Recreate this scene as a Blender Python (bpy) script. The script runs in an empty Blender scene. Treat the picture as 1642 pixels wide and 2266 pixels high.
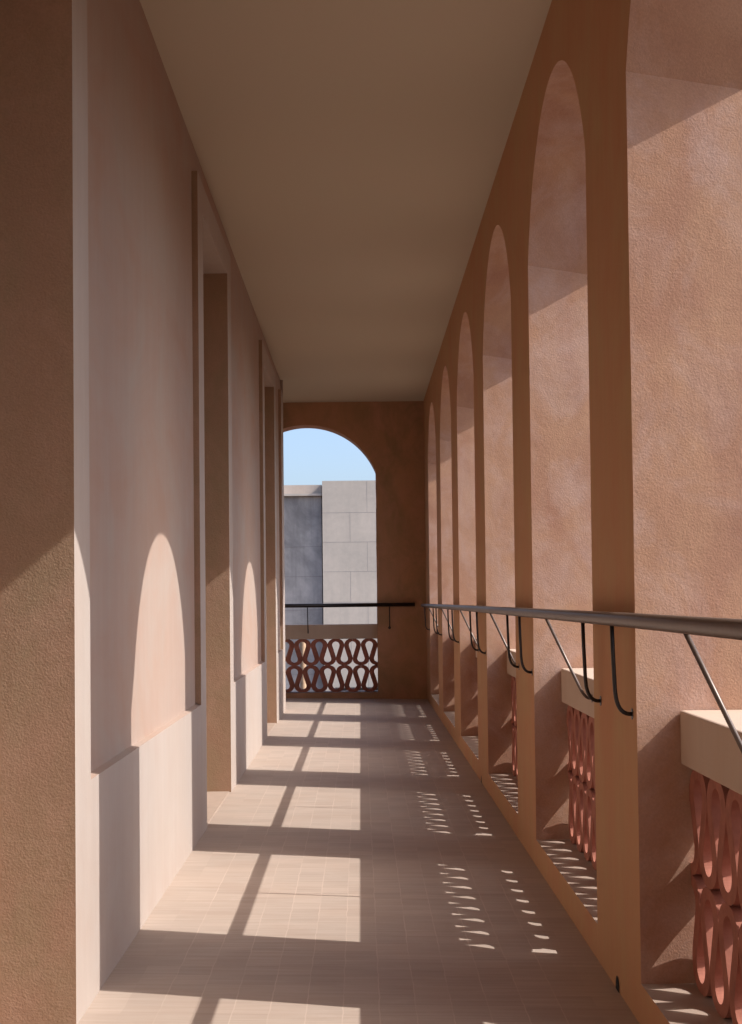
import bpy, math, random
from mathutils import Matrix, Vector

random.seed(7)
SC = bpy.context.scene
COL = SC.collection
R = math.radians

# ------------------------------------------------------------------ layout (metres; X right, Y into the corridor, Z up)
XL, XR = -0.8146, 0.7854          # inner faces of the two long walls
H = 3.560                       # ceiling
D = 17.215                      # inner face of the end wall
P = 2.4244                      # arcade bay
A0, B0 = 4.104, 4.852         # a pier runs from A0 to B0
HW = (A0 + P - B0) / 2          # half width of an arch opening
RHO, ZC = 0.9001, 2.3865        # arch circle
T = 0.34                        # arcade wall thickness
SPLAY = 0.03                    # jambs widen outward
OUT_RHO, OUT_ZC = 0.812, 2.538     # outer edge of each arch: a touch rounder and higher
SILL = 0.094
FALL = 0.0166                   # the floor drains towards the arcade
YBACK = -5.0
SUN_DIR = Vector((-1.0, 0.21, -0.95))
YEND = 15.42                    # end of the panelled wall

# ------------------------------------------------------------------ helpers
def tag(o, label=None, cat=None, group=None, kind=None):
    if label: o['label'] = label
    if cat: o['category'] = cat
    if group: o['group'] = group
    if kind: o['kind'] = kind
    return o

def empty(name, loc, label, cat, group=None):
    o = bpy.data.objects.new(name, None)
    o.location = loc
    o.empty_display_size = 0.2
    COL.objects.link(o)
    return tag(o, label, cat, group)

class MB:
    def __init__(s):
        s.v, s.f, s.sm = [], [], []
    def face(s, pts, smooth=False):
        i = len(s.v)
        s.v += [tuple(p) for p in pts]
        s.f.append(tuple(range(i, i + len(pts))))
        s.sm.append(smooth)
    def box(s, x0, x1, y0, y1, z0, z1):
        i = len(s.v)
        s.v += [(x, y, z) for x in (x0, x1) for y in (y0, y1) for z in (z0, z1)]
        for q in ((0, 1, 3, 2), (4, 6, 7, 5), (0, 4, 5, 1), (2, 3, 7, 6), (0, 2, 6, 4), (1, 5, 7, 3)):
            s.f.append(tuple(i + k for k in q)); s.sm.append(False)
    def tube(s, path, r, n=14, caps=True):
        path = [Vector(p) for p in path]
        rings = []
        up = None
        for k, p in enumerate(path):
            a = path[max(k - 1, 0)]; b = path[min(k + 1, len(path) - 1)]
            t = (b - a).normalized()
            if up is None:
                up = t.orthogonal().normalized()
            up = (up - t * up.dot(t)).normalized()
            w = t.cross(up)
            i = len(s.v)
            for q in range(n):
                an = 2 * math.pi * q / n
                s.v.append(tuple(p + r * (math.cos(an) * up + math.sin(an) * w)))
            rings.append(i)
        for a, b in zip(rings, rings[1:]):
            for q in range(n):
                s.f.append((a + q, a + (q + 1) % n, b + (q + 1) % n, b + q)); s.sm.append(True)
        if caps:
            s.f.append(tuple(rings[0] + q for q in reversed(range(n)))); s.sm.append(False)
            s.f.append(tuple(rings[-1] + q for q in range(n))); s.sm.append(False)
    def build(s, name, mat, parent=None, bevel=0.0, weld=False):
        me = bpy.data.meshes.new(name)
        me.from_pydata(s.v, [], s.f)
        me.update()
        for p, sm in zip(me.polygons, s.sm):
            p.use_smooth = sm
        me.materials.append(mat)
        o = bpy.data.objects.new(name, me)
        COL.objects.link(o)
        if weld:
            w = o.modifiers.new('weld', 'WELD'); w.merge_threshold = 0.0004
        if bevel:
            b = o.modifiers.new('bevel', 'BEVEL')
            b.width = bevel; b.segments = 2; b.limit_method = 'ANGLE'; b.angle_limit = R(40)
        if parent:
            o.parent = parent
            o.location = -parent.location
        return o

# ------------------------------------------------------------------ materials
def new_mat(name):
    m = bpy.data.materials.new(name)
    m.use_nodes = True
    nt = m.node_tree
    nt.nodes.clear()
    out = nt.nodes.new('ShaderNodeOutputMaterial')
    bs = nt.nodes.new('ShaderNodeBsdfPrincipled')
    nt.links.new(bs.outputs[0], out.inputs[0])
    return m, nt, bs

class NT:
    """small node-writing helper"""
    def __init__(s, nt):
        s.nt = nt
        tc = nt.nodes.new('ShaderNodeTexCoord')
        s.P = tc.outputs['Object']
        sp = nt.nodes.new('ShaderNodeSeparateXYZ')
        nt.links.new(s.P, sp.inputs[0])
        s.x, s.y, s.z = sp.outputs
    def _in(s, sock, v):
        if isinstance(v, bpy.types.NodeSocket): s.nt.links.new(v, sock)
        else: sock.default_value = v
    def m(s, op, a, b=0.0, c=0.0):
        n = s.nt.nodes.new('ShaderNodeMath'); n.operation = op
        for i, v in enumerate((a, b, c)): s._in(n.inputs[i], v)
        return n.outputs[0]
    def vec(s, x, y, z):
        n = s.nt.nodes.new('ShaderNodeCombineXYZ')
        for i, v in enumerate((x, y, z)): s._in(n.inputs[i], v)
        return n.outputs[0]
    def scaled(s, sc):
        n = s.nt.nodes.new('ShaderNodeMapping'); n.inputs['Scale'].default_value = sc
        s.nt.links.new(s.P, n.inputs[0]); return n.outputs[0]
    def noise(s, v, scale, detail=3.0, rough=0.55, dist=0.0):
        n = s.nt.nodes.new('ShaderNodeTexNoise')
        s.nt.links.new(v, n.inputs['Vector'])
        n.inputs['Scale'].default_value = scale; n.inputs['Detail'].default_value = detail
        n.inputs['Roughness'].default_value = rough; n.inputs['Distortion'].default_value = dist
        return n.outputs[0]
    def white(s, v):
        n = s.nt.nodes.new('ShaderNodeTexWhiteNoise'); n.noise_dimensions = '3D'
        s.nt.links.new(v, n.inputs[0]); return n.outputs[0]
    def rng(s, v, a, b, c=0.0, d=1.0):
        n = s.nt.nodes.new('ShaderNodeMapRange')
        s._in(n.inputs[0], v)
        for i, q in enumerate((a, b, c, d)): n.inputs[i + 1].default_value = q
        return n.outputs[0]
    def mix(s, f, a, b, mode='MIX'):
        n = s.nt.nodes.new('ShaderNodeMix'); n.data_type = 'RGBA'; n.blend_type = mode
        s._in(n.inputs[0], f)
        for k, v in ((6, a), (7, b)):
            if isinstance(v, tuple): v = (*v[:3], 1.0)
            s._in(n.inputs[k], v)
        return n.outputs[2]
    def bump(s, h, strength, dist, bs, prev=None):
        n = s.nt.nodes.new('ShaderNodeBump')
        n.inputs['Strength'].default_value = strength; n.inputs['Distance'].default_value = dist
        s.nt.links.new(h, n.inputs['Height'])
        if prev is not None: s.nt.links.new(prev, n.inputs['Normal'])
        s.nt.links.new(n.outputs[0], bs.inputs['Normal'])
        return n.outputs[0]

def plaster(name, c1, c2, c3, streak=0.10, cloud=0.8, bump=0.25, ys=1.0):
    """trowelled lime plaster: large soft clouds of pigment, faint vertical trowel streaks"""
    m, nt, bs = new_mat(name); n = NT(nt)
    big = n.noise(n.scaled((1, ys, 1)), 1.1, 5.0, 0.62, 0.9)
    big2 = n.noise(n.scaled((1.7, 1.7 * ys, 1.1)), 1.5, 5.0, 0.62, 0.6)
    st = n.noise(n.scaled((26, 26 * ys, 1.1)), 1.0, 4.0, 0.6)
    st2 = n.noise(n.scaled((80, 80, 3.0)), 1.0, 2.0, 0.5)
    col = n.mix(n.m('MULTIPLY', n.rng(big, 0.38, 0.66), cloud), c1, c2)
    col = n.mix(n.m('MULTIPLY', n.rng(big2, 0.42, 0.70), cloud), col, c3)
    f = n.m('ADD', n.rng(st, 0.3, 0.7, 1 - streak, 1 + streak), n.rng(st2, 0.3, 0.7, -streak * .35, streak * .35))
    col = n.mix(1.0, col, n.vec(f, f, f), 'MULTIPLY')
    nt.links.new(col, bs.inputs['Base Color'])
    bs.inputs['Roughness'].default_value = 0.85
    bs.inputs['Specular IOR Level'].default_value = 0.25
    h = n.noise(n.P, 140, 3.0, 0.6)
    b = n.bump(h, bump * .6, 0.002, bs)
    h2 = n.noise(n.scaled((3, 3, 1.2)), 3.0, 4.0, 0.6)
    n.bump(h2, bump, 0.008, bs, b)
    return m

def stucco(name, c1, c2, c3, grain=0.5):
    """coarse sanded stucco with blotchy pigment"""
    m, nt, bs = new_mat(name); n = NT(nt)
    big = n.noise(n.scaled((1, 1, .7)), 1.7, 6.0, 0.62, 1.2)
    big2 = n.noise(n.scaled((1, 1, .8)), 2.9, 6.0, 0.7, 0.8)
    fine = n.noise(n.P, 130, 3.0, 0.7)
    col = n.mix(n.rng(big, 0.38, 0.64), c1, c2)
    col = n.mix(n.rng(big2, 0.46, 0.72, 0, .75), col, c3)
    f = n.rng(fine, 0.25, 0.75, 0.90, 1.10)
    col = n.mix(1.0, col, n.vec(f, f, f), 'MULTIPLY')
    nt.links.new(col, bs.inputs['Base Color'])
    bs.inputs['Roughness'].default_value = 0.92
    bs.inputs['Specular IOR Level'].default_value = 0.2
    h = n.noise(n.P, 150, 4.0, 0.65)
    b = n.bump(h, grain * .8, 0.0035, bs)
    h2 = n.noise(n.P, 14, 3.0, 0.5)
    n.bump(h2, grain * .35, 0.010, bs, b)
    return m

def floor_mat():
    m, nt, bs = new_mat('stone_tile_floor'); n = NT(nt)
    S = 0.1077
    wob = n.rng(n.noise(n.scaled((4, 9, 1)), 1.0, 2.0), 0.3, 0.7, -0.0022, 0.0022)
    xs = n.m('DIVIDE', n.m('ADD', n.m('ADD', n.x, wob), 0.064), S)
    ys = n.m('DIVIDE', n.y, S)
    fx = n.m('ABSOLUTE', n.m('SUBTRACT', n.m('FRACT', n.m('ADD', xs, 0.5)), 0.5))
    fy = n.m('ABSOLUTE', n.m('SUBTRACT', n.m('FRACT', n.m('ADD', ys, 0.5)), 0.5))
    inside = n.m('MULTIPLY', n.m('GREATER_THAN', n.x, -0.605), n.m('LESS_THAN', n.x, 0.592))
    vary = n.rng(n.noise(n.scaled((6, 2.2, 1)), 1.0, 3.0), 0.35, 0.62, 0.15, 1.0)
    jl = n.m('MULTIPLY', n.m('MULTIPLY', n.m('LESS_THAN', fx, 0.017), inside), vary)
    cx, cy = n.m('FLOOR', xs), n.m('FLOOR', ys)
    cell = n.white(n.vec(cx, cy, 0.0))
    cell2 = n.white(n.vec(cx, n.m('FLOOR', n.m('ADD', ys, 0.5)), 4.0))
    jc = n.m('MULTIPLY', n.m('MULTIPLY', n.m('LESS_THAN', fy, 0.011), inside), n.rng(cell2, 0.35, 1.0, 0.0, .55))
    ex = n.m('ABSOLUTE', n.m('SUBTRACT', n.m('FRACT', n.m('ADD', n.m('DIVIDE', n.m('SUBTRACT', n.y, 5.9025), P), 0.5)), 0.5))
    je = n.m('MULTIPLY', n.m('MULTIPLY', n.m('LESS_THAN', ex, 0.0009), inside), 0.75)
    st = n.noise(n.scaled((2.6, 42, 1)), 1.0, 5.0, 0.65)
    st2 = n.noise(n.scaled((5, 130, 1)), 1.0, 3.0, 0.6)
    cl = n.noise(n.scaled((2.2, 2.6, 1)), 1.2, 5.0, 0.6, 0.5)
    wet = n.noise(n.P, 5.0, 5.0, 0.65, 0.7)
    col = n.mix(n.rng(st, 0.34, 0.68), (0.397, 0.312, 0.252), (0.474, 0.383, 0.319))
    col = n.mix(n.rng(cl, 0.42, 0.70, 0, .6), col, (0.414, 0.312, 0.246))
    col = n.mix(n.rng(wet, 0.60, 0.80, 0, .35), col, (0.545, 0.453, 0.388))
    f = n.m('MULTIPLY', n.rng(cell, 0, 1, 0.945, 1.045), n.rng(st2, 0.3, 0.7, 0.965, 1.035))
    col = n.mix(1.0, col, n.vec(f, f, f), 'MULTIPLY')
    col = n.mix(jc, col, (0.19, 0.14, 0.11))
    col = n.mix(je, col, (0.17, 0.125, 0.11))
    col = n.mix(n.m('MULTIPLY', jl, .7), col, (0.56, 0.45, 0.37))
    nt.links.new(col, bs.inputs['Base Color'])
    bs.inputs['Roughness'].default_value = 0.62
    bs.inputs['Specular IOR Level'].default_value = 0.3
    hh = n.m('SUBTRACT', n.m('MULTIPLY', st, 0.25), n.m('ADD', n.m('MULTIPLY', jc, .6), je))
    n.bump(hh, 0.25, 0.003, bs)
    return m

def simple(name, c, rough, metal=0.0, var=0.12, scale=30, bump=0.0, spec=0.5):
    m, nt, bs = new_mat(name); n = NT(nt)
    a = n.noise(n.P, scale, 4.0, 0.6)
    f = n.rng(a, 0.3, 0.7, 1 - var, 1 + var)
    col = n.mix(1.0, c, n.vec(f, f, f), 'MULTIPLY')
    nt.links.new(col, bs.inputs['Base Color'])
    bs.inputs['Roughness'].default_value = rough
    bs.inputs['Metallic'].default_value = metal
    bs.inputs['Specular IOR Level'].default_value = spec
    if bump: n.bump(n.noise(n.P, scale * 4, 3.0), bump, 0.003, bs)
    return m

def concrete(name, c, dark, streaks, cw=None, ch=0.83, z0=0.0):
    m, nt, bs = new_mat(name); n = NT(nt)
    big = n.noise(n.P, 0.55, 6.0, 0.62, 0.5)
    st = n.noise(n.scaled((3.2, 3.2, 0.22)), 1.0, 6.0, 0.65)
    fine = n.noise(n.P, 6.0, 6.0, 0.7)
    col = n.mix(n.rng(big, 0.40, 0.66, 0, streaks), c, dark)
    col = n.mix(n.rng(st, 0.44, 0.72, 0, streaks), col, dark)
    sp = n.rng(n.noise(n.P, 2.2, 7.0, 0.75, 0.6), 0.62, 0.78, 0, 0.35)
    col = n.mix(sp, col, tuple(min(1, q * 1.35) for q in c))
    f = n.rng(fine, 0.3, 0.7, 0.94, 1.06)
    col = n.mix(1.0, col, n.vec(f, f, f), 'MULTIPLY')
    nt.links.new(col, bs.inputs['Base Color'])
    bs.inputs['Roughness'].default_value = 0.9
    bs.inputs['Specular IOR Level'].default_value = 0.2
    return m

M = {}
M['beige'] = plaster('beige_plaster', (0.432, 0.361, 0.312), (0.423, 0.339, 0.288), (0.446, 0.385, 0.343), .025, .9, ys=.6)
M['pink'] = plaster('pink_plaster', (0.415, 0.310, 0.255), (0.400, 0.240, 0.168), (0.395, 0.346, 0.302), .022, .62, ys=.45)
M['tan'] = plaster('tan_plaster', (0.515, 0.280, 0.147), (0.499, 0.243, 0.122), (0.497, 0.302, 0.151), .02, 1.0)
M['stucco'] = stucco('rough_terracotta_stucco', (0.406, 0.222, 0.149), (0.491, 0.293, 0.187), (0.528, 0.372, 0.314), .6)
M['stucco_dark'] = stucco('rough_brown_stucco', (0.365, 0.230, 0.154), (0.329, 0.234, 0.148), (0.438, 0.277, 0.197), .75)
M['stucco_end'] = stucco('mottled_brown_stucco', (0.495, 0.270, 0.150), (0.354, 0.221, 0.120), (0.573, 0.296, 0.192), .3)
M['coping'] = plaster('coping_plaster', (0.532, 0.404, 0.309), (0.522, 0.380, 0.285), (0.541, 0.427, 0.337), .02, .8)
M['ceiling'] = plaster('taupe_ceiling_plaster', (0.553, 0.486, 0.374), (0.563, 0.470, 0.358), (0.545, 0.490, 0.369), .0, .35, .05)
M['floor'] = floor_mat()
M['threshold'] = simple('pale_stone', (0.416, 0.317, 0.253), 0.6, var=.1, scale=7, bump=.1)
M['clay'] = simple('terracotta_clay', (0.369, 0.144, 0.099), 0.8, var=.2, scale=16, bump=.3, spec=.25)
M['bronze'] = simple('dark_bronze_paint', (0.125, 0.090, 0.070), 0.36, metal=.25, var=.1, scale=40, spec=.5)
M['black_metal'] = simple('black_metal', (0.022, 0.017, 0.015), 0.36, metal=.2, var=.1, scale=40)
M['hole'] = simple('hole_shade', (0.006, 0.005, 0.005), 0.9, var=.1)
M['conc'] = concrete('pale_concrete_panels', (0.605, 0.535, 0.454), (0.506, 0.457, 0.393), .7)
M['conc_dark'] = concrete('stained_grey_concrete', (0.566, 0.527, 0.485), (0.244, 0.232, 0.220), .9)
M['conc_warm'] = concrete('warm_concrete', (0.56, 0.47, 0.40), (0.45, 0.37, 0.31), .6)
M['ground'] = simple('sandy_ground', (0.11, 0.062, 0.038), 0.9, var=.15, scale=1.5)
M['post'] = simple('weathered_tan_wood', (0.46, 0.31, 0.19), 0.85, var=.3, scale=9, bump=.5)

# ------------------------------------------------------------------ setting: ground, floor, ceiling
g = MB(); s = 600.0
g.face([(-s, -s, -5), (s, -s, -5), (s, s, -5), (-s, s, -5)])
tag(g.build('ground', M['ground']), kind='structure')
fl = MB()
zf = lambda x: -FALL * max(0.0, x - XL)
for xa, xb in ((-5, XL), (XL, XR + .004)):
    fl.face([(xa, YBACK, zf(xa)), (xb, YBACK, zf(xb)), (xb, D + .004, zf(xb)), (xa, D + .004, zf(xa))])
fl.face([(-5, YBACK, -.4), (XR, YBACK, -.4), (XR, D, -.4), (-5, D, -.4)])
tag(fl.build('floor', M['floor']), kind='structure')
ce = MB(); ce.box(-5.2, XR + T + .04, YBACK - .3, D + T + .04, H, H + .45)
tag(ce.build('ceiling', M['ceiling']), kind='structure')

# ------------------------------------------------------------------ arches
NA = 72
NJ = 26
def wob(c, side, z, z0, z1):
    """a plasterer's hand: the jamb arris wanders a millimetre or two"""
    f = max(0.0, min(1.0, (z - z0) / .15, (z1 - z) / .15))
    k = c * 3.7 + side * 1.9
    return f * (.0014 * math.sin(6.1 * z + k) + .0010 * math.sin(17.3 * z + 2.1 * k) + .0009 * math.sin(43.0 * z + 3.3 * k))

def arch_curve(c, hw, rho, zc):
    a = math.acos(HW / RHO)
    out = []
    for i in range(NA + 1):
        t = RHO * math.cos(math.pi - a - (math.pi - 2 * a) * i / NA) / HW * hw
        if rho >= hw:
            z = zc + math.sqrt(rho * rho - t * t)
        else:                            # outer edge: a slightly fuller curve springing lower
            tk = hw - .080
            z = zc + math.sqrt(rho * rho - min(abs(t), tk) ** 2) - max(0, abs(t) - tk) * 1.75
        out.append((c + t, z))
    return out

def jamb_pts(c, hw, side, z0, z1):
    return [(c + side * hw + wob(c, side, z0 + (z1 - z0) * i / NJ, z0, z1), z0 + (z1 - z0) * i / NJ) for i in range(NJ + 1)]

def arched_wall(wall, place, spans, lo, hi, z0, z1, sill, out=False):
    """a face with arched openings; place(along, z) gives the point"""
    sp = arch_curve(*spans[0])[0][1]
    prev = [(lo, sill + (sp - sill) * i / NJ) for i in range(NJ + 1)]
    def pier(p, q):
        wall.face([place(p[0][0], z0), place(q[0][0], z0), place(*q[0]), place(*p[0])])
        for i in range(NJ):
            wall.face([place(*p[i]), place(*q[i]), place(*q[i + 1]), place(*p[i + 1])])
        wall.face([place(*p[-1]), place(*q[-1]), place(q[-1][0], z1), place(p[-1][0], z1)])
    for c, hw, rho, zc in spans:
        pier(prev, jamb_pts(c, hw, -1, sill, sp))
        wall.face([place(c - hw, z0), place(c + hw, z0), place(c + hw, sill), place(c - hw, sill)])
        pts = arch_curve(c, hw, rho, zc)
        for p, q in zip(pts, pts[1:]):
            wall.face([place(*p), place(*q), place(q[0], z1), place(p[0], z1)])
        prev = jamb_pts(c, hw, 1, sill, sp)
    pier(prev, [(hi, z) for _, z in prev])

def reveal(c, pin, pout, inn, outr, sill, mat, parent):
    """jambs and soffit between the inner outline (hw, rho, zc) and the outer one"""
    ci, co_ = arch_curve(c, *inn), arch_curve(c, *outr)
    for side in (-1, 1):
        A_, B_ = jamb_pts(c, inn[0], side, sill, ci[0][1]), jamb_pts(c, outr[0], side, sill, co_[0][1])
        mb = MB()
        for i in range(NJ):
            mb.face([pin(*A_[i]), pin(*A_[i + 1]), pout(*B_[i + 1]), pout(*B_[i])], True)
        mb.build('jamb', mat, parent, weld=True)
    mb = MB()
    NX = 6
    mixp = lambda p, q, k: tuple(u + (v - u) * k / NX for u, v in zip(p, q))
    for i in range(NA):
        a0, a1, b0, b1 = pin(*ci[i]), pin(*ci[i + 1]), pout(*co_[i]), pout(*co_[i + 1])
        for k in range(NX):
            mb.face([mixp(a0, b0, k), mixp(a1, b1, k), mixp(a1, b1, k + 1), mixp(a0, b0, k + 1)], True)
    mb.build('arch_soffit', mat, parent, weld=True)

# ---- the arcade wall
arc = empty('arcade_wall', (XR, 6, 0), 'long tan plastered wall pierced by a row of tall round-headed arches, carrying the handrail', 'wall')
centres = [B0 + HW + P * j for j in range(-4, 5)]
HWO, RHOO, ZCO = HW + SPLAY * T, OUT_RHO, OUT_ZC
w = MB()
arched_wall(w, lambda y, z: (XR, y, z), [(c, HW, RHO, ZC) for c in centres], YBACK, D, -.1, H, SILL)
w.build('wall', M['tan'], arc)
w = MB()
arched_wall(w, lambda y, z: (XR + T, y, z), [(c, HWO, RHOO, ZCO) for c in centres], YBACK, D + T, -5, H + .45, SILL)
w.face([(XR, D + T, -5), (XR + T, D + T, -5), (XR + T, D + T, H + .45), (XR, D + T, H + .45)])
w.build('outer_face', M['stucco'], arc)
for c in centres:
    pin = lambda y, z: (XR, y, z); pout = lambda y, z: (XR + T, y, z)
    reveal(c, pin, pout, (HW, RHO, ZC), (HWO, RHOO, ZCO), SILL, M['stucco'], arc)
    sl = MB()
    sl.face([pin(c - HW, SILL), pin(c + HW, SILL), pout(c + HWO, SILL), pout(c - HWO, SILL)])
    sl.build('sill', M['threshold'], arc)
for y in (4.479, 9.464):
    # little weep hole at the foot of the wall: its shaded inside painted as a flat near-black face
    h = MB()
    n = 14
    ring = [(XR - .0025, y + .030 * math.cos(math.pi * q / n), -.026 + .046 * math.sin(math.pi * q / n)) for q in range(n + 1)]
    h.face(ring)
    h.build('drain_hole', M['hole'], arc)

# ---- the end wall
EC = -0.6367
SILLE = 0.060
ew = empty('end_wall', (0, D, 0), 'dark brown mottled wall closing the walkway, with one round-headed arch open to the sky', 'wall')
w = MB()
arched_wall(w, lambda x, z: (x, D, z), [(EC, HW, RHO, ZC)], -5, XR, -.1, H, SILLE)
w.build('wall', M['stucco_end'], ew)
w = MB()
arched_wall(w, lambda x, z: (x, D + T, z), [(EC, HW, RHO, ZC)], -5.2, XR, -5, H + .45, SILLE)
w.build('outer_face', M['stucco'], ew)
pin = lambda x, z: (x, D, z); pout = lambda x, z: (x, D + T, z)
reveal(EC, pin, pout, (HW, RHO, ZC), (HW, RHO, ZC), SILLE, M['stucco'], ew)
sl = MB(); sl.face([pin(EC - HW, SILLE), pin(EC + HW, SILLE), pout(EC + HW, SILLE), pout(EC - HW, SILLE)])
sl.build('sill', M['threshold'], ew)

# ---- the panelled wall
pw = empty('panelled_wall', (XL, 6, 0), 'pale pink and beige plastered wall of sunken panels and tall doorways facing the arcade, striped with sun', 'wall')
LP = 2 * P
doors = [(2.680 + LP * d, 4.075 + LP * d) for d in (-1, 0, 1, 2)]
recs = [(4.310 + LP * d, 7.284 + LP * d) for d in (-2, -1, 0, 1)] + [(4.350 + 2 * LP, 15.017)]
DZ, RZ0, RZ1, RD = 3.242, 0.662, 3.400, 0.030
XP = XL - RD                       # wall plane; door surrounds and plinths stand RD proud of it
w = MB()
def fq(mb, x, y0, y1, z0, z1):
    mb.face([(x, y0, z0), (x, y1, z0), (x, y1, z1), (x, y0, z1)])
at = YBACK
for y0, y1 in doors:
    fq(w, XP, at, y0, 0, H); fq(w, XP, y0, y1, DZ, H)
    at = y1
fq(w, XP, at, YEND, 0, H)
w.build('wall', M['pink'], pw)
w = MB()
w.face([(XL, YEND, 0), (-5, YEND, 0), (-5, YEND, H), (XL, YEND, H)])
w.face([(-5, YEND, 0), (-5, D, 0), (-5, D, H), (-5, YEND, H)])  # unseen wall added to close off the side passage
w.face([(-5, YBACK, -.1), (XR, YBACK, -.1), (XR, YBACK, H), (-5, YBACK, H)])  # unseen wall added behind the camera to block sky light
w.build('return_and_light_blockers', M['beige'], pw)
for y0, y1 in recs:
    y0 = max(y0, YBACK + .2)
    q = MB()
    fq(q, XL, y0, y1, 0, RZ0)
    q.build('plinth', M['beige'], pw)
    q = MB()
    q.face([(XL, y0, RZ0), (XL, y1, RZ0), (XP, y1, RZ0 + .004), (XP, y0, RZ0 + .004)])
    q.build('plinth_ledge', M['pink'], pw)
frames = [(recs[k][1], recs[k + 1][0] if k + 1 < len(recs) else YEND, None) for k in range(len(recs))]
for f0, f1, _ in frames:
    if f1 < YBACK: continue
    dd = [d for d in doors if f0 < d[0] < f1]
    q = MB()
    if dd:
        y0, y1 = dd[0]
        fq(q, XL, f0, y0, 0, RZ1); fq(q, XL, y1, f1, 0, RZ1); fq(q, XL, y0, y1, DZ, RZ1)
    else:
        fq(q, XL, f0, f1, 0, RZ1)
    q.face([(XL, f0, RZ1), (XL, f1, RZ1), (XP, f1, RZ1), (XP, f0, RZ1)])
    q.face([(XL, f1, RZ0), (XL, f1, RZ1), (XP, f1, RZ1), (XP, f1, RZ0)])
    q.build('door_surround' if dd else 'corner_strip', M['beige'], pw)
    q = MB()
    q.face([(XL, f0, RZ0), (XL, f0, RZ1), (XP, f0, RZ1), (XP, f0, RZ0 + .012)])
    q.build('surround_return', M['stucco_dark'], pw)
    if dd:
        xb = XL - .55
        q = MB()
        q.face([(XL, y1, 0), (XL, y1, DZ), (xb, y1, DZ), (xb, y1, 0)])
        q.face([(XL, y0, 0), (XL, y0, DZ), (xb, y0, DZ), (xb, y0, 0)])
        q.face([(xb, y0, 0), (xb, y1, 0), (xb, y1, DZ), (xb, y0, DZ)])
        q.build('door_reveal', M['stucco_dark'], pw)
        q = MB(); q.face([(XL, y0, DZ), (XL, y1, DZ), (xb, y1, DZ), (xb, y0, DZ)])
        q.build('door_soffit', M['beige'], pw)
        q = MB(); q.box(xb, XL - .012, y0 + .001, y1 - .001, .0005, .005)
        q.build('threshold', M['threshold'], pw)

# ------------------------------------------------------------------ pierced clay screens with their copings
PER, TK, RI, CR = 0.2024, 0.0525, 0.0487, 0.031   # period, band, inner radius, thickness at the crown
def course(length, z0, hrow, phase, depth):
    """one course of serpentine clay blocks in the local plane (u along, z up), depth along +d; returns MB with (d,u,z)"""
    mb = MB()
    rc = RI + TK / 2
    zt, zb = z0 + hrow - CR - RI, z0 + CR + RI
    h = zt - zb
    d = math.hypot(PER / 2, h)
    # centre line of half a period: from the crown of an upper loop to the foot of the next lower loop
    th = math.atan2(-h, PER / 2)
    ca = 2 * rc / d
    al = math.acos(min(1, ca))
    angT = th + al                     # tangent point angle on the upper circle
    if angT > math.pi / 2: angT -= 2 * math.pi
    half = []
    n1 = 12
    for i in range(n1 + 1):
        t = math.pi / 2 + (angT - math.pi / 2) * i / n1
        half.append((rc * math.cos(t), zt + rc * math.sin(t), math.cos(t), math.sin(t), TK / 2 - (TK - CR) * max(0, math.sin(t)) ** 2, TK / 2))
    a2 = angT + math.pi
    for i in range(n1 + 1):
        t = a2 + (1.5 * math.pi - a2) * i / n1
        half.append((PER / 2 + rc * math.cos(t), zb + rc * math.sin(t), -math.cos(t), -math.sin(t), TK / 2, TK / 2 - (TK - CR) * max(0, -math.sin(t)) ** 2))
    full = half + [(PER - x, z, -nx, nz, tl, tr) for x, z, nx, nz, tl, tr in reversed(half[:-1])]
    # keep the normal on one side along the whole strip
    k0 = int(math.floor((0 - phase) / PER)) - 1
    for k in range(k0, k0 + int(length / PER) + 4):
        u0 = phase + k * PER
        if u0 < -PER * .55 or u0 + PER > length + PER * .56: continue
        pts = full
        L = [(u0 + x + nx * tl, z + nz * tl) for x, z, nx, nz, tl, tr in pts]
        Rr = [(u0 + x - nx * tr, z - nz * tr) for x, z, nx, nz, tl, tr in pts]
        L[0] = (L[0][0] + .0008, L[0][1]); Rr[0] = (Rr[0][0] + .0008, Rr[0][1])
        L[-1] = (L[-1][0] - .0008, L[-1][1]); Rr[-1] = (Rr[-1][0] - .0008, Rr[-1][1])
        for i in range(len(pts) - 1):
            a, b, c_, e = L[i], L[i + 1], Rr[i + 1], Rr[i]
            mb.face([(0, *a), (0, *b), (0, *c_), (0, *e)])
            mb.face([(depth, *a), (depth, *e), (depth, *c_), (depth, *b)])
            mb.face([(0, *a), (depth, *a), (depth, *b), (0, *b)], True)
            mb.face([(0, *e), (0, *c_), (depth, *c_), (depth, *e)], True)
        for a, e in ((L[0], Rr[0]), (L[-1], Rr[-1])):
            mb.face([(0, *a), (0, *e), (depth, *e), (depth, *a)])
    return mb

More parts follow.
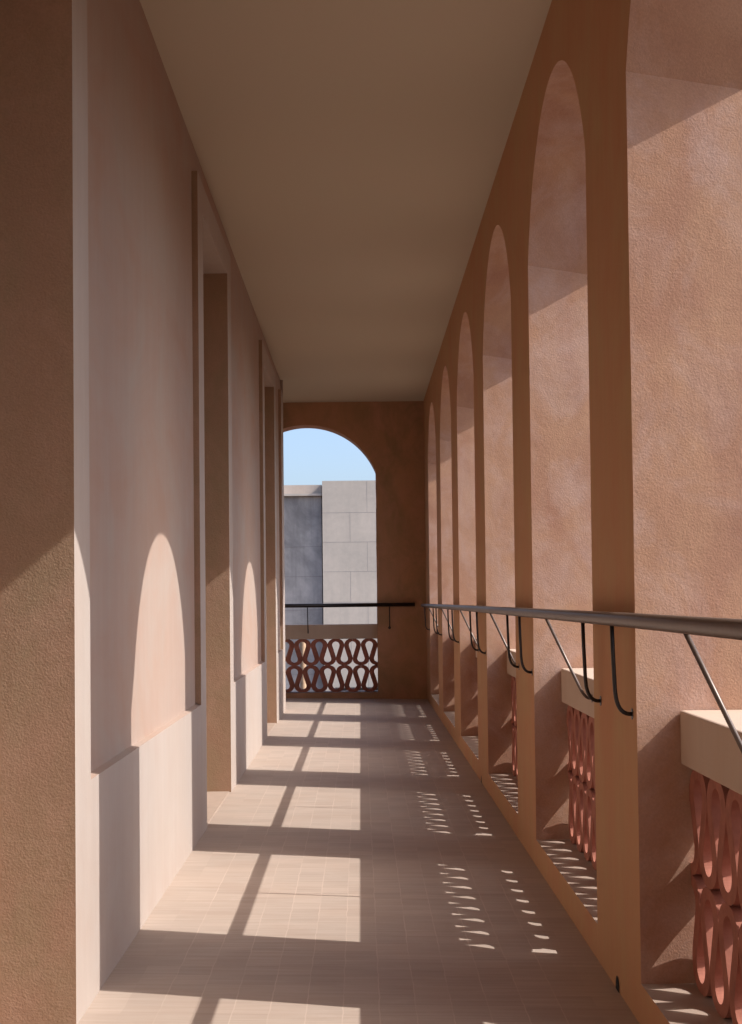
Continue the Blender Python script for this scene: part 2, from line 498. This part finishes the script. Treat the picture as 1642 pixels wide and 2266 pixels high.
BT, BB = 0.868, 0.714              # coping top and underside
SX0, SDEP = 0.932, 0.100
labels = {
    -1: 'pierced clay screen and coping in the nearest arch, cut by the right photo edge',
    0: 'pierced clay screen in the second nearest arch, four loops wide beside the nearest whole pier',
    1: 'pierced clay screen in the third nearest arch, seen as a thin red strip',
    2: 'pierced clay screen in the fourth nearest arch, only its coping end peeping past a pier',
    3: 'pierced clay screen in the arch one before the farthest, hidden behind its pier',
    4: 'pierced clay screen in the farthest arcade arch, hidden behind the last but one pier',
}
def mesh_only(mb, name, mat, bevel=0.0):
    o = mb.build(name, mat, bevel=bevel, weld=bevel > 0)
    return o
proto = None
for j in range(-1, 5):
    c = B0 + HW + P * j
    far = c + HW
    if proto is None:
        root = empty('clay_screen', (XR, far, 0), labels[j], 'screen', 'pierced clay screens under the arches')
        L = 2 * HW
        hrow = (BB + .004 - SILL) / 2
        lo = course(L, 0, hrow + .0, 0.0, SDEP)        # lower course
        up = course(L, 0, hrow + .0, PER / 2 - PER, SDEP)
        def remap(mb, z):
            m2 = MB(); m2.f = list(mb.f); m2.sm = list(mb.sm)
            m2.v = [(SX0 + d, far - u, z + zz) for d, u, zz in mb.v]
            return m2
        remap(lo, SILL - .002).build('block_course', M['clay'], root)
        remap(up, SILL - .002 + hrow).build('block_course', M['clay'], root)
        b = MB(); b.box(.909, 1.115, far - 2 * HW - .003, far + .003, BB, BT)
        b.build('coping', M['coping'], root, bevel=.006)
        proto = root
    else:
        root = proto.copy(); COL.objects.link(root)
        root.location = (XR, far, 0); root['label'] = labels[j]
        for ch in list(proto.children):
            cc = ch.copy(); COL.objects.link(cc); cc.parent = root

# end screen
TK, RI, CR = .0565, .0447, .034
root = empty('clay_screen', (EC, D + .12, 0), 'pierced clay screen under the end wall arch, seen square on with two full courses', 'screen', 'pierced clay screens under the arches')
hrow = (.700 + .004 - SILLE) / 2
def remap_end(mb, z):
    m2 = MB(); m2.f = list(mb.f); m2.sm = list(mb.sm)
    m2.v = [(EC + HW - u, D + .135 + d, z + zz) for d, u, zz in mb.v]
    return m2
remap_end(course(2 * HW, 0, hrow, 0.0, .11), SILLE - .002).build('block_course', M['clay'], root)
remap_end(course(2 * HW, 0, hrow, -PER / 2, .11), SILLE - .002 + hrow).build('block_course', M['clay'], root)
b = MB(); b.box(EC - HW - .003, EC + HW + .003, D + .115, D + .30, .700, .874)
b.build('coping', M['coping'], root, bevel=.006)

# ------------------------------------------------------------------ handrails
RX, RZ, RR = 0.730, 1.130, 0.0205
def arc_path(p0, p1, p2, n=8):
    """quadratic bend through corner p1"""
    out = []
    for i in range(n + 1):
        t = i / n
        out.append(tuple((1 - t) ** 2 * a + 2 * t * (1 - t) * b + t * t * c for a, b, c in zip(p0, p1, p2)))
    return out
def bracket(root, kind, put, mat):
    """put(out, along0, z) -> point; out = distance from rail axis towards the wall"""
    mb = MB()
    if kind == 'pier':
        path = [(0, RZ - .012), (.002, RZ - .10), (.006, RZ - .205)] + arc_path((.007, RZ - .215), (.012, RZ - .272), (.045, RZ - .276)) + [(.056, RZ - .276)]
        end = .056; zf = RZ - .276
    else:
        path = [(0, RZ - .012), (.128, RZ - .285)] + arc_path((.130, RZ - .289), (.148, RZ - .327), (.165, RZ - .332)) + [(.179, RZ - .333)]
        end = .179; zf = RZ - .333
    mb.tube([put(o, z) for o, z in path], .0062, 12)
    b = mb.build('bracket', mat, root)
    f = MB()
    f.tube([put(end - .0025, zf), put(end + .0015, zf)], .0165, 18)
    fo = f.build('flange', mat, root)
    fo.parent = b; fo.location = (0, 0, 0)
    return b

rail = empty('handrail', (RX, 6, 0), 'long bronze-brown tube handrail on bent rods running along the arcade wall', 'handrail')
mb = MB(); mb.tube([(RX, YBACK + .5, RZ + .003), (RX, 4, RZ), (RX, 10, RZ - .012), (RX, 16.85, RZ - .032)], RR, 24)
mb.build('rail_tube', M['bronze'], rail)
def put_long(y):
    sag = -.0025 * max(0, (y - 4))
    return lambda o, z: (RX + o, y, z + sag)
for k in range(-1, 6):
    y = A0 + P * k
    if y + .06 < 16.4 and k >= 0: bracket(rail, 'pier', put_long(y + .066), M['black_metal'])
    if k < 5: bracket(rail, 'pier', put_long(B0 - .137 + P * k), M['black_metal'])
    if k >= 0: bracket(rail, 'mid', put_long(A0 - HW - .03 + P * k), M['bronze'])
erail = empty('handrail', (0, D - .056, 0), 'dark tube handrail on bent rods crossing in front of the end arch', 'handrail')
ey = D - .057
EZ = 1.108
mb = MB(); mb.tube([(-3.5, ey, EZ), (.651, ey, EZ)], .0235, 24)
mb.build('rail_tube', M['black_metal'], erail)
def put_end(x, dz):
    return lambda o, z: (x, ey + o, z - RZ + EZ + dz)
bracket(erail, 'pier', put_end(.346, 0), M['black_metal'])
bracket(erail, 'mid', put_end(EC, 0), M['black_metal'])

# ------------------------------------------------------------------ beyond the end arch
cam_loc = Vector((0, 0, 1.2))
BY = 40.0
bd = empty('concrete_building', (0, BY, -5), 'grey concrete building with panel joints and a stained recessed bay, seen through the end arch', 'building')
def bx(px): return (px - 799.3) / 79.2
def bz(py): return 1.2 + (1323.0 - py) / 79.2
xe = -1.04
mb = MB(); mb.box(xe, 9, BY, BY + 8, -5, 4.47)
mb.build('wall', M['conc'], bd)
# panel joints: thin grooves shown as narrow dark fillets let into the face
jm = simple('dark_joint', (0.30, 0.27, 0.26), 0.9, var=.1)
mb = MB()
rows = [3.575, 2.75, 1.923, 1.065, .24, -.58]
def hj(x0, x1, z, t=.007, y=BY): mb.box(x0, x1, y - .002, y + .02, z - t / 2, z + t / 2)
def vj(x, z0, z1, t=.007, y=BY): mb.box(x - t / 2, x + t / 2, y - .0018, y + .02, z0, z1)
for z in rows: hj(xe, 8.9, z)
edges = [4.46] + rows + [-1.4]
for i in range(len(edges) - 1):
    x = .211 if i % 2 == 0 else -.269
    while x < 8:
        vj(x, edges[i + 1] + .007, edges[i] - .007); x += 1.56
mb.build('panel_joints', jm, bd)
mb = MB(); mb.box(-9, xe - .03, BY + .25, BY + 8, -5, 4.06)
mb.build('stained_bay', M['conc_dark'], bd)
mb = MB()
for z in (2.639, 1.80, .86, -.06, -.94): mb.box(-9, xe - .04, BY + .243, BY + .27, z - .006, z + .006)
mb.build('panel_joints', jm, bd)
mb = MB(); mb.box(-9, xe - .012, BY + .10, BY + .6, 4.066, 4.128)
mb.build('coping', M['conc'], bd)
mb = MB(); mb.box(-9, xe - .03, BY + .62, BY + 7, 4.10, 4.41)
mb.build('parapet', M['conc_warm'], bd)
mb = MB(); mb.box(-.72, 8.9, BY - .35, BY - .001, -1.37, -1.30)
mb.build('ledge', M['black_metal'], bd)
# slender post behind the screen
post = MB()
px_ = -1.052
path = [(px_, 26.0, -5 + 5.6 * i / 28) for i in range(29)]
rings = []
for i, p in enumerate(path):
    rr = .054 + .0035 * (i % 2) + random.uniform(-.0015, .0015)
    rings.append(len(post.v))
    for q in range(16):
        an = 2 * math.pi * q / 16
        post.v.append((p[0] + rr * math.cos(an), p[1] + rr * math.sin(an), p[2]))
for a, b in zip(rings, rings[1:]):
    for q in range(16):
        post.f.append((a + q, a + (q + 1) % 16, b + (q + 1) % 16, b + q)); post.sm.append(True)
post.f.append(tuple(rings[-1] + q for q in range(16))); post.sm.append(False)
po = post.build('post', M['post'])
tag(po, 'slender rough tan post seen through the loops of the end screen', 'post')

# ------------------------------------------------------------------ light
wd = bpy.data.worlds.new('World'); SC.world = wd
wd.use_nodes = True
nt = wd.node_tree
bg = nt.nodes['Background']
sky = nt.nodes.new('ShaderNodeTexSky'); sky.sky_type = 'NISHITA'; sky.sun_disc = False
to_sun = -SUN_DIR.normalized()
sky.sun_elevation = math.asin(to_sun.z)
sky.sun_rotation = math.atan2(to_sun.x, to_sun.y)
sky.air_density = 0.7; sky.dust_density = 2.8; sky.ozone_density = 2.0; sky.altitude = 0
nt.links.new(sky.outputs[0], bg.inputs[0])
bg.inputs[1].default_value = 0.145
sl = bpy.data.lights.new('sun', 'SUN'); sl.energy = 2.75; sl.angle = R(0.35); sl.color = (1.0, 0.965, 0.925)
so = bpy.data.objects.new('sun', sl); COL.objects.link(so)
so.rotation_euler = SUN_DIR.to_track_quat('-Z', 'Y').to_euler()
so.location = (12, -4, 12)

# ------------------------------------------------------------------ camera
f_, px, py, ro, pi_, ya = 3166.918647, 780.628006, 1221.383580, 0.010560, -0.031772, -0.005013
Y_ = Matrix(((math.cos(ya), -math.sin(ya), 0), (math.sin(ya), math.cos(ya), 0), (0, 0, 1)))
P_ = Matrix(((1, 0, 0), (0, math.cos(pi_), -math.sin(pi_)), (0, math.sin(pi_), math.cos(pi_))))
R_ = Matrix(((math.cos(ro), 0, -math.sin(ro)), (0, 1, 0), (math.sin(ro), 0, math.cos(ro))))
Mx = R_ @ P_ @ Y_
right, fwd, up = Mx[0], Mx[1], Mx[2]
cd = bpy.data.cameras.new('camera')
co = bpy.data.objects.new('camera', cd); COL.objects.link(co)
mw = Matrix.Identity(4)
for i in range(3):
    mw[i][0] = right[i]; mw[i][1] = up[i]; mw[i][2] = -fwd[i]; mw[i][3] = cam_loc[i]
co.matrix_world = mw
cd.sensor_fit = 'VERTICAL'; cd.sensor_height = 36.0
cd.lens = 36.0 * f_ / 2266
cd.shift_x = (821 - px) / 2266
cd.shift_y = (py - 1133) / 2266
cd.clip_start = 0.05; cd.clip_end = 3000
SC.camera = co

SC.view_settings.view_transform = 'Standard'
SC.view_settings.look = 'None'
SC.view_settings.gamma = 1.0
SC.view_settings.exposure = 0.93
SC.cycles.max_bounces = 12
SC.cycles.diffuse_bounces = 8
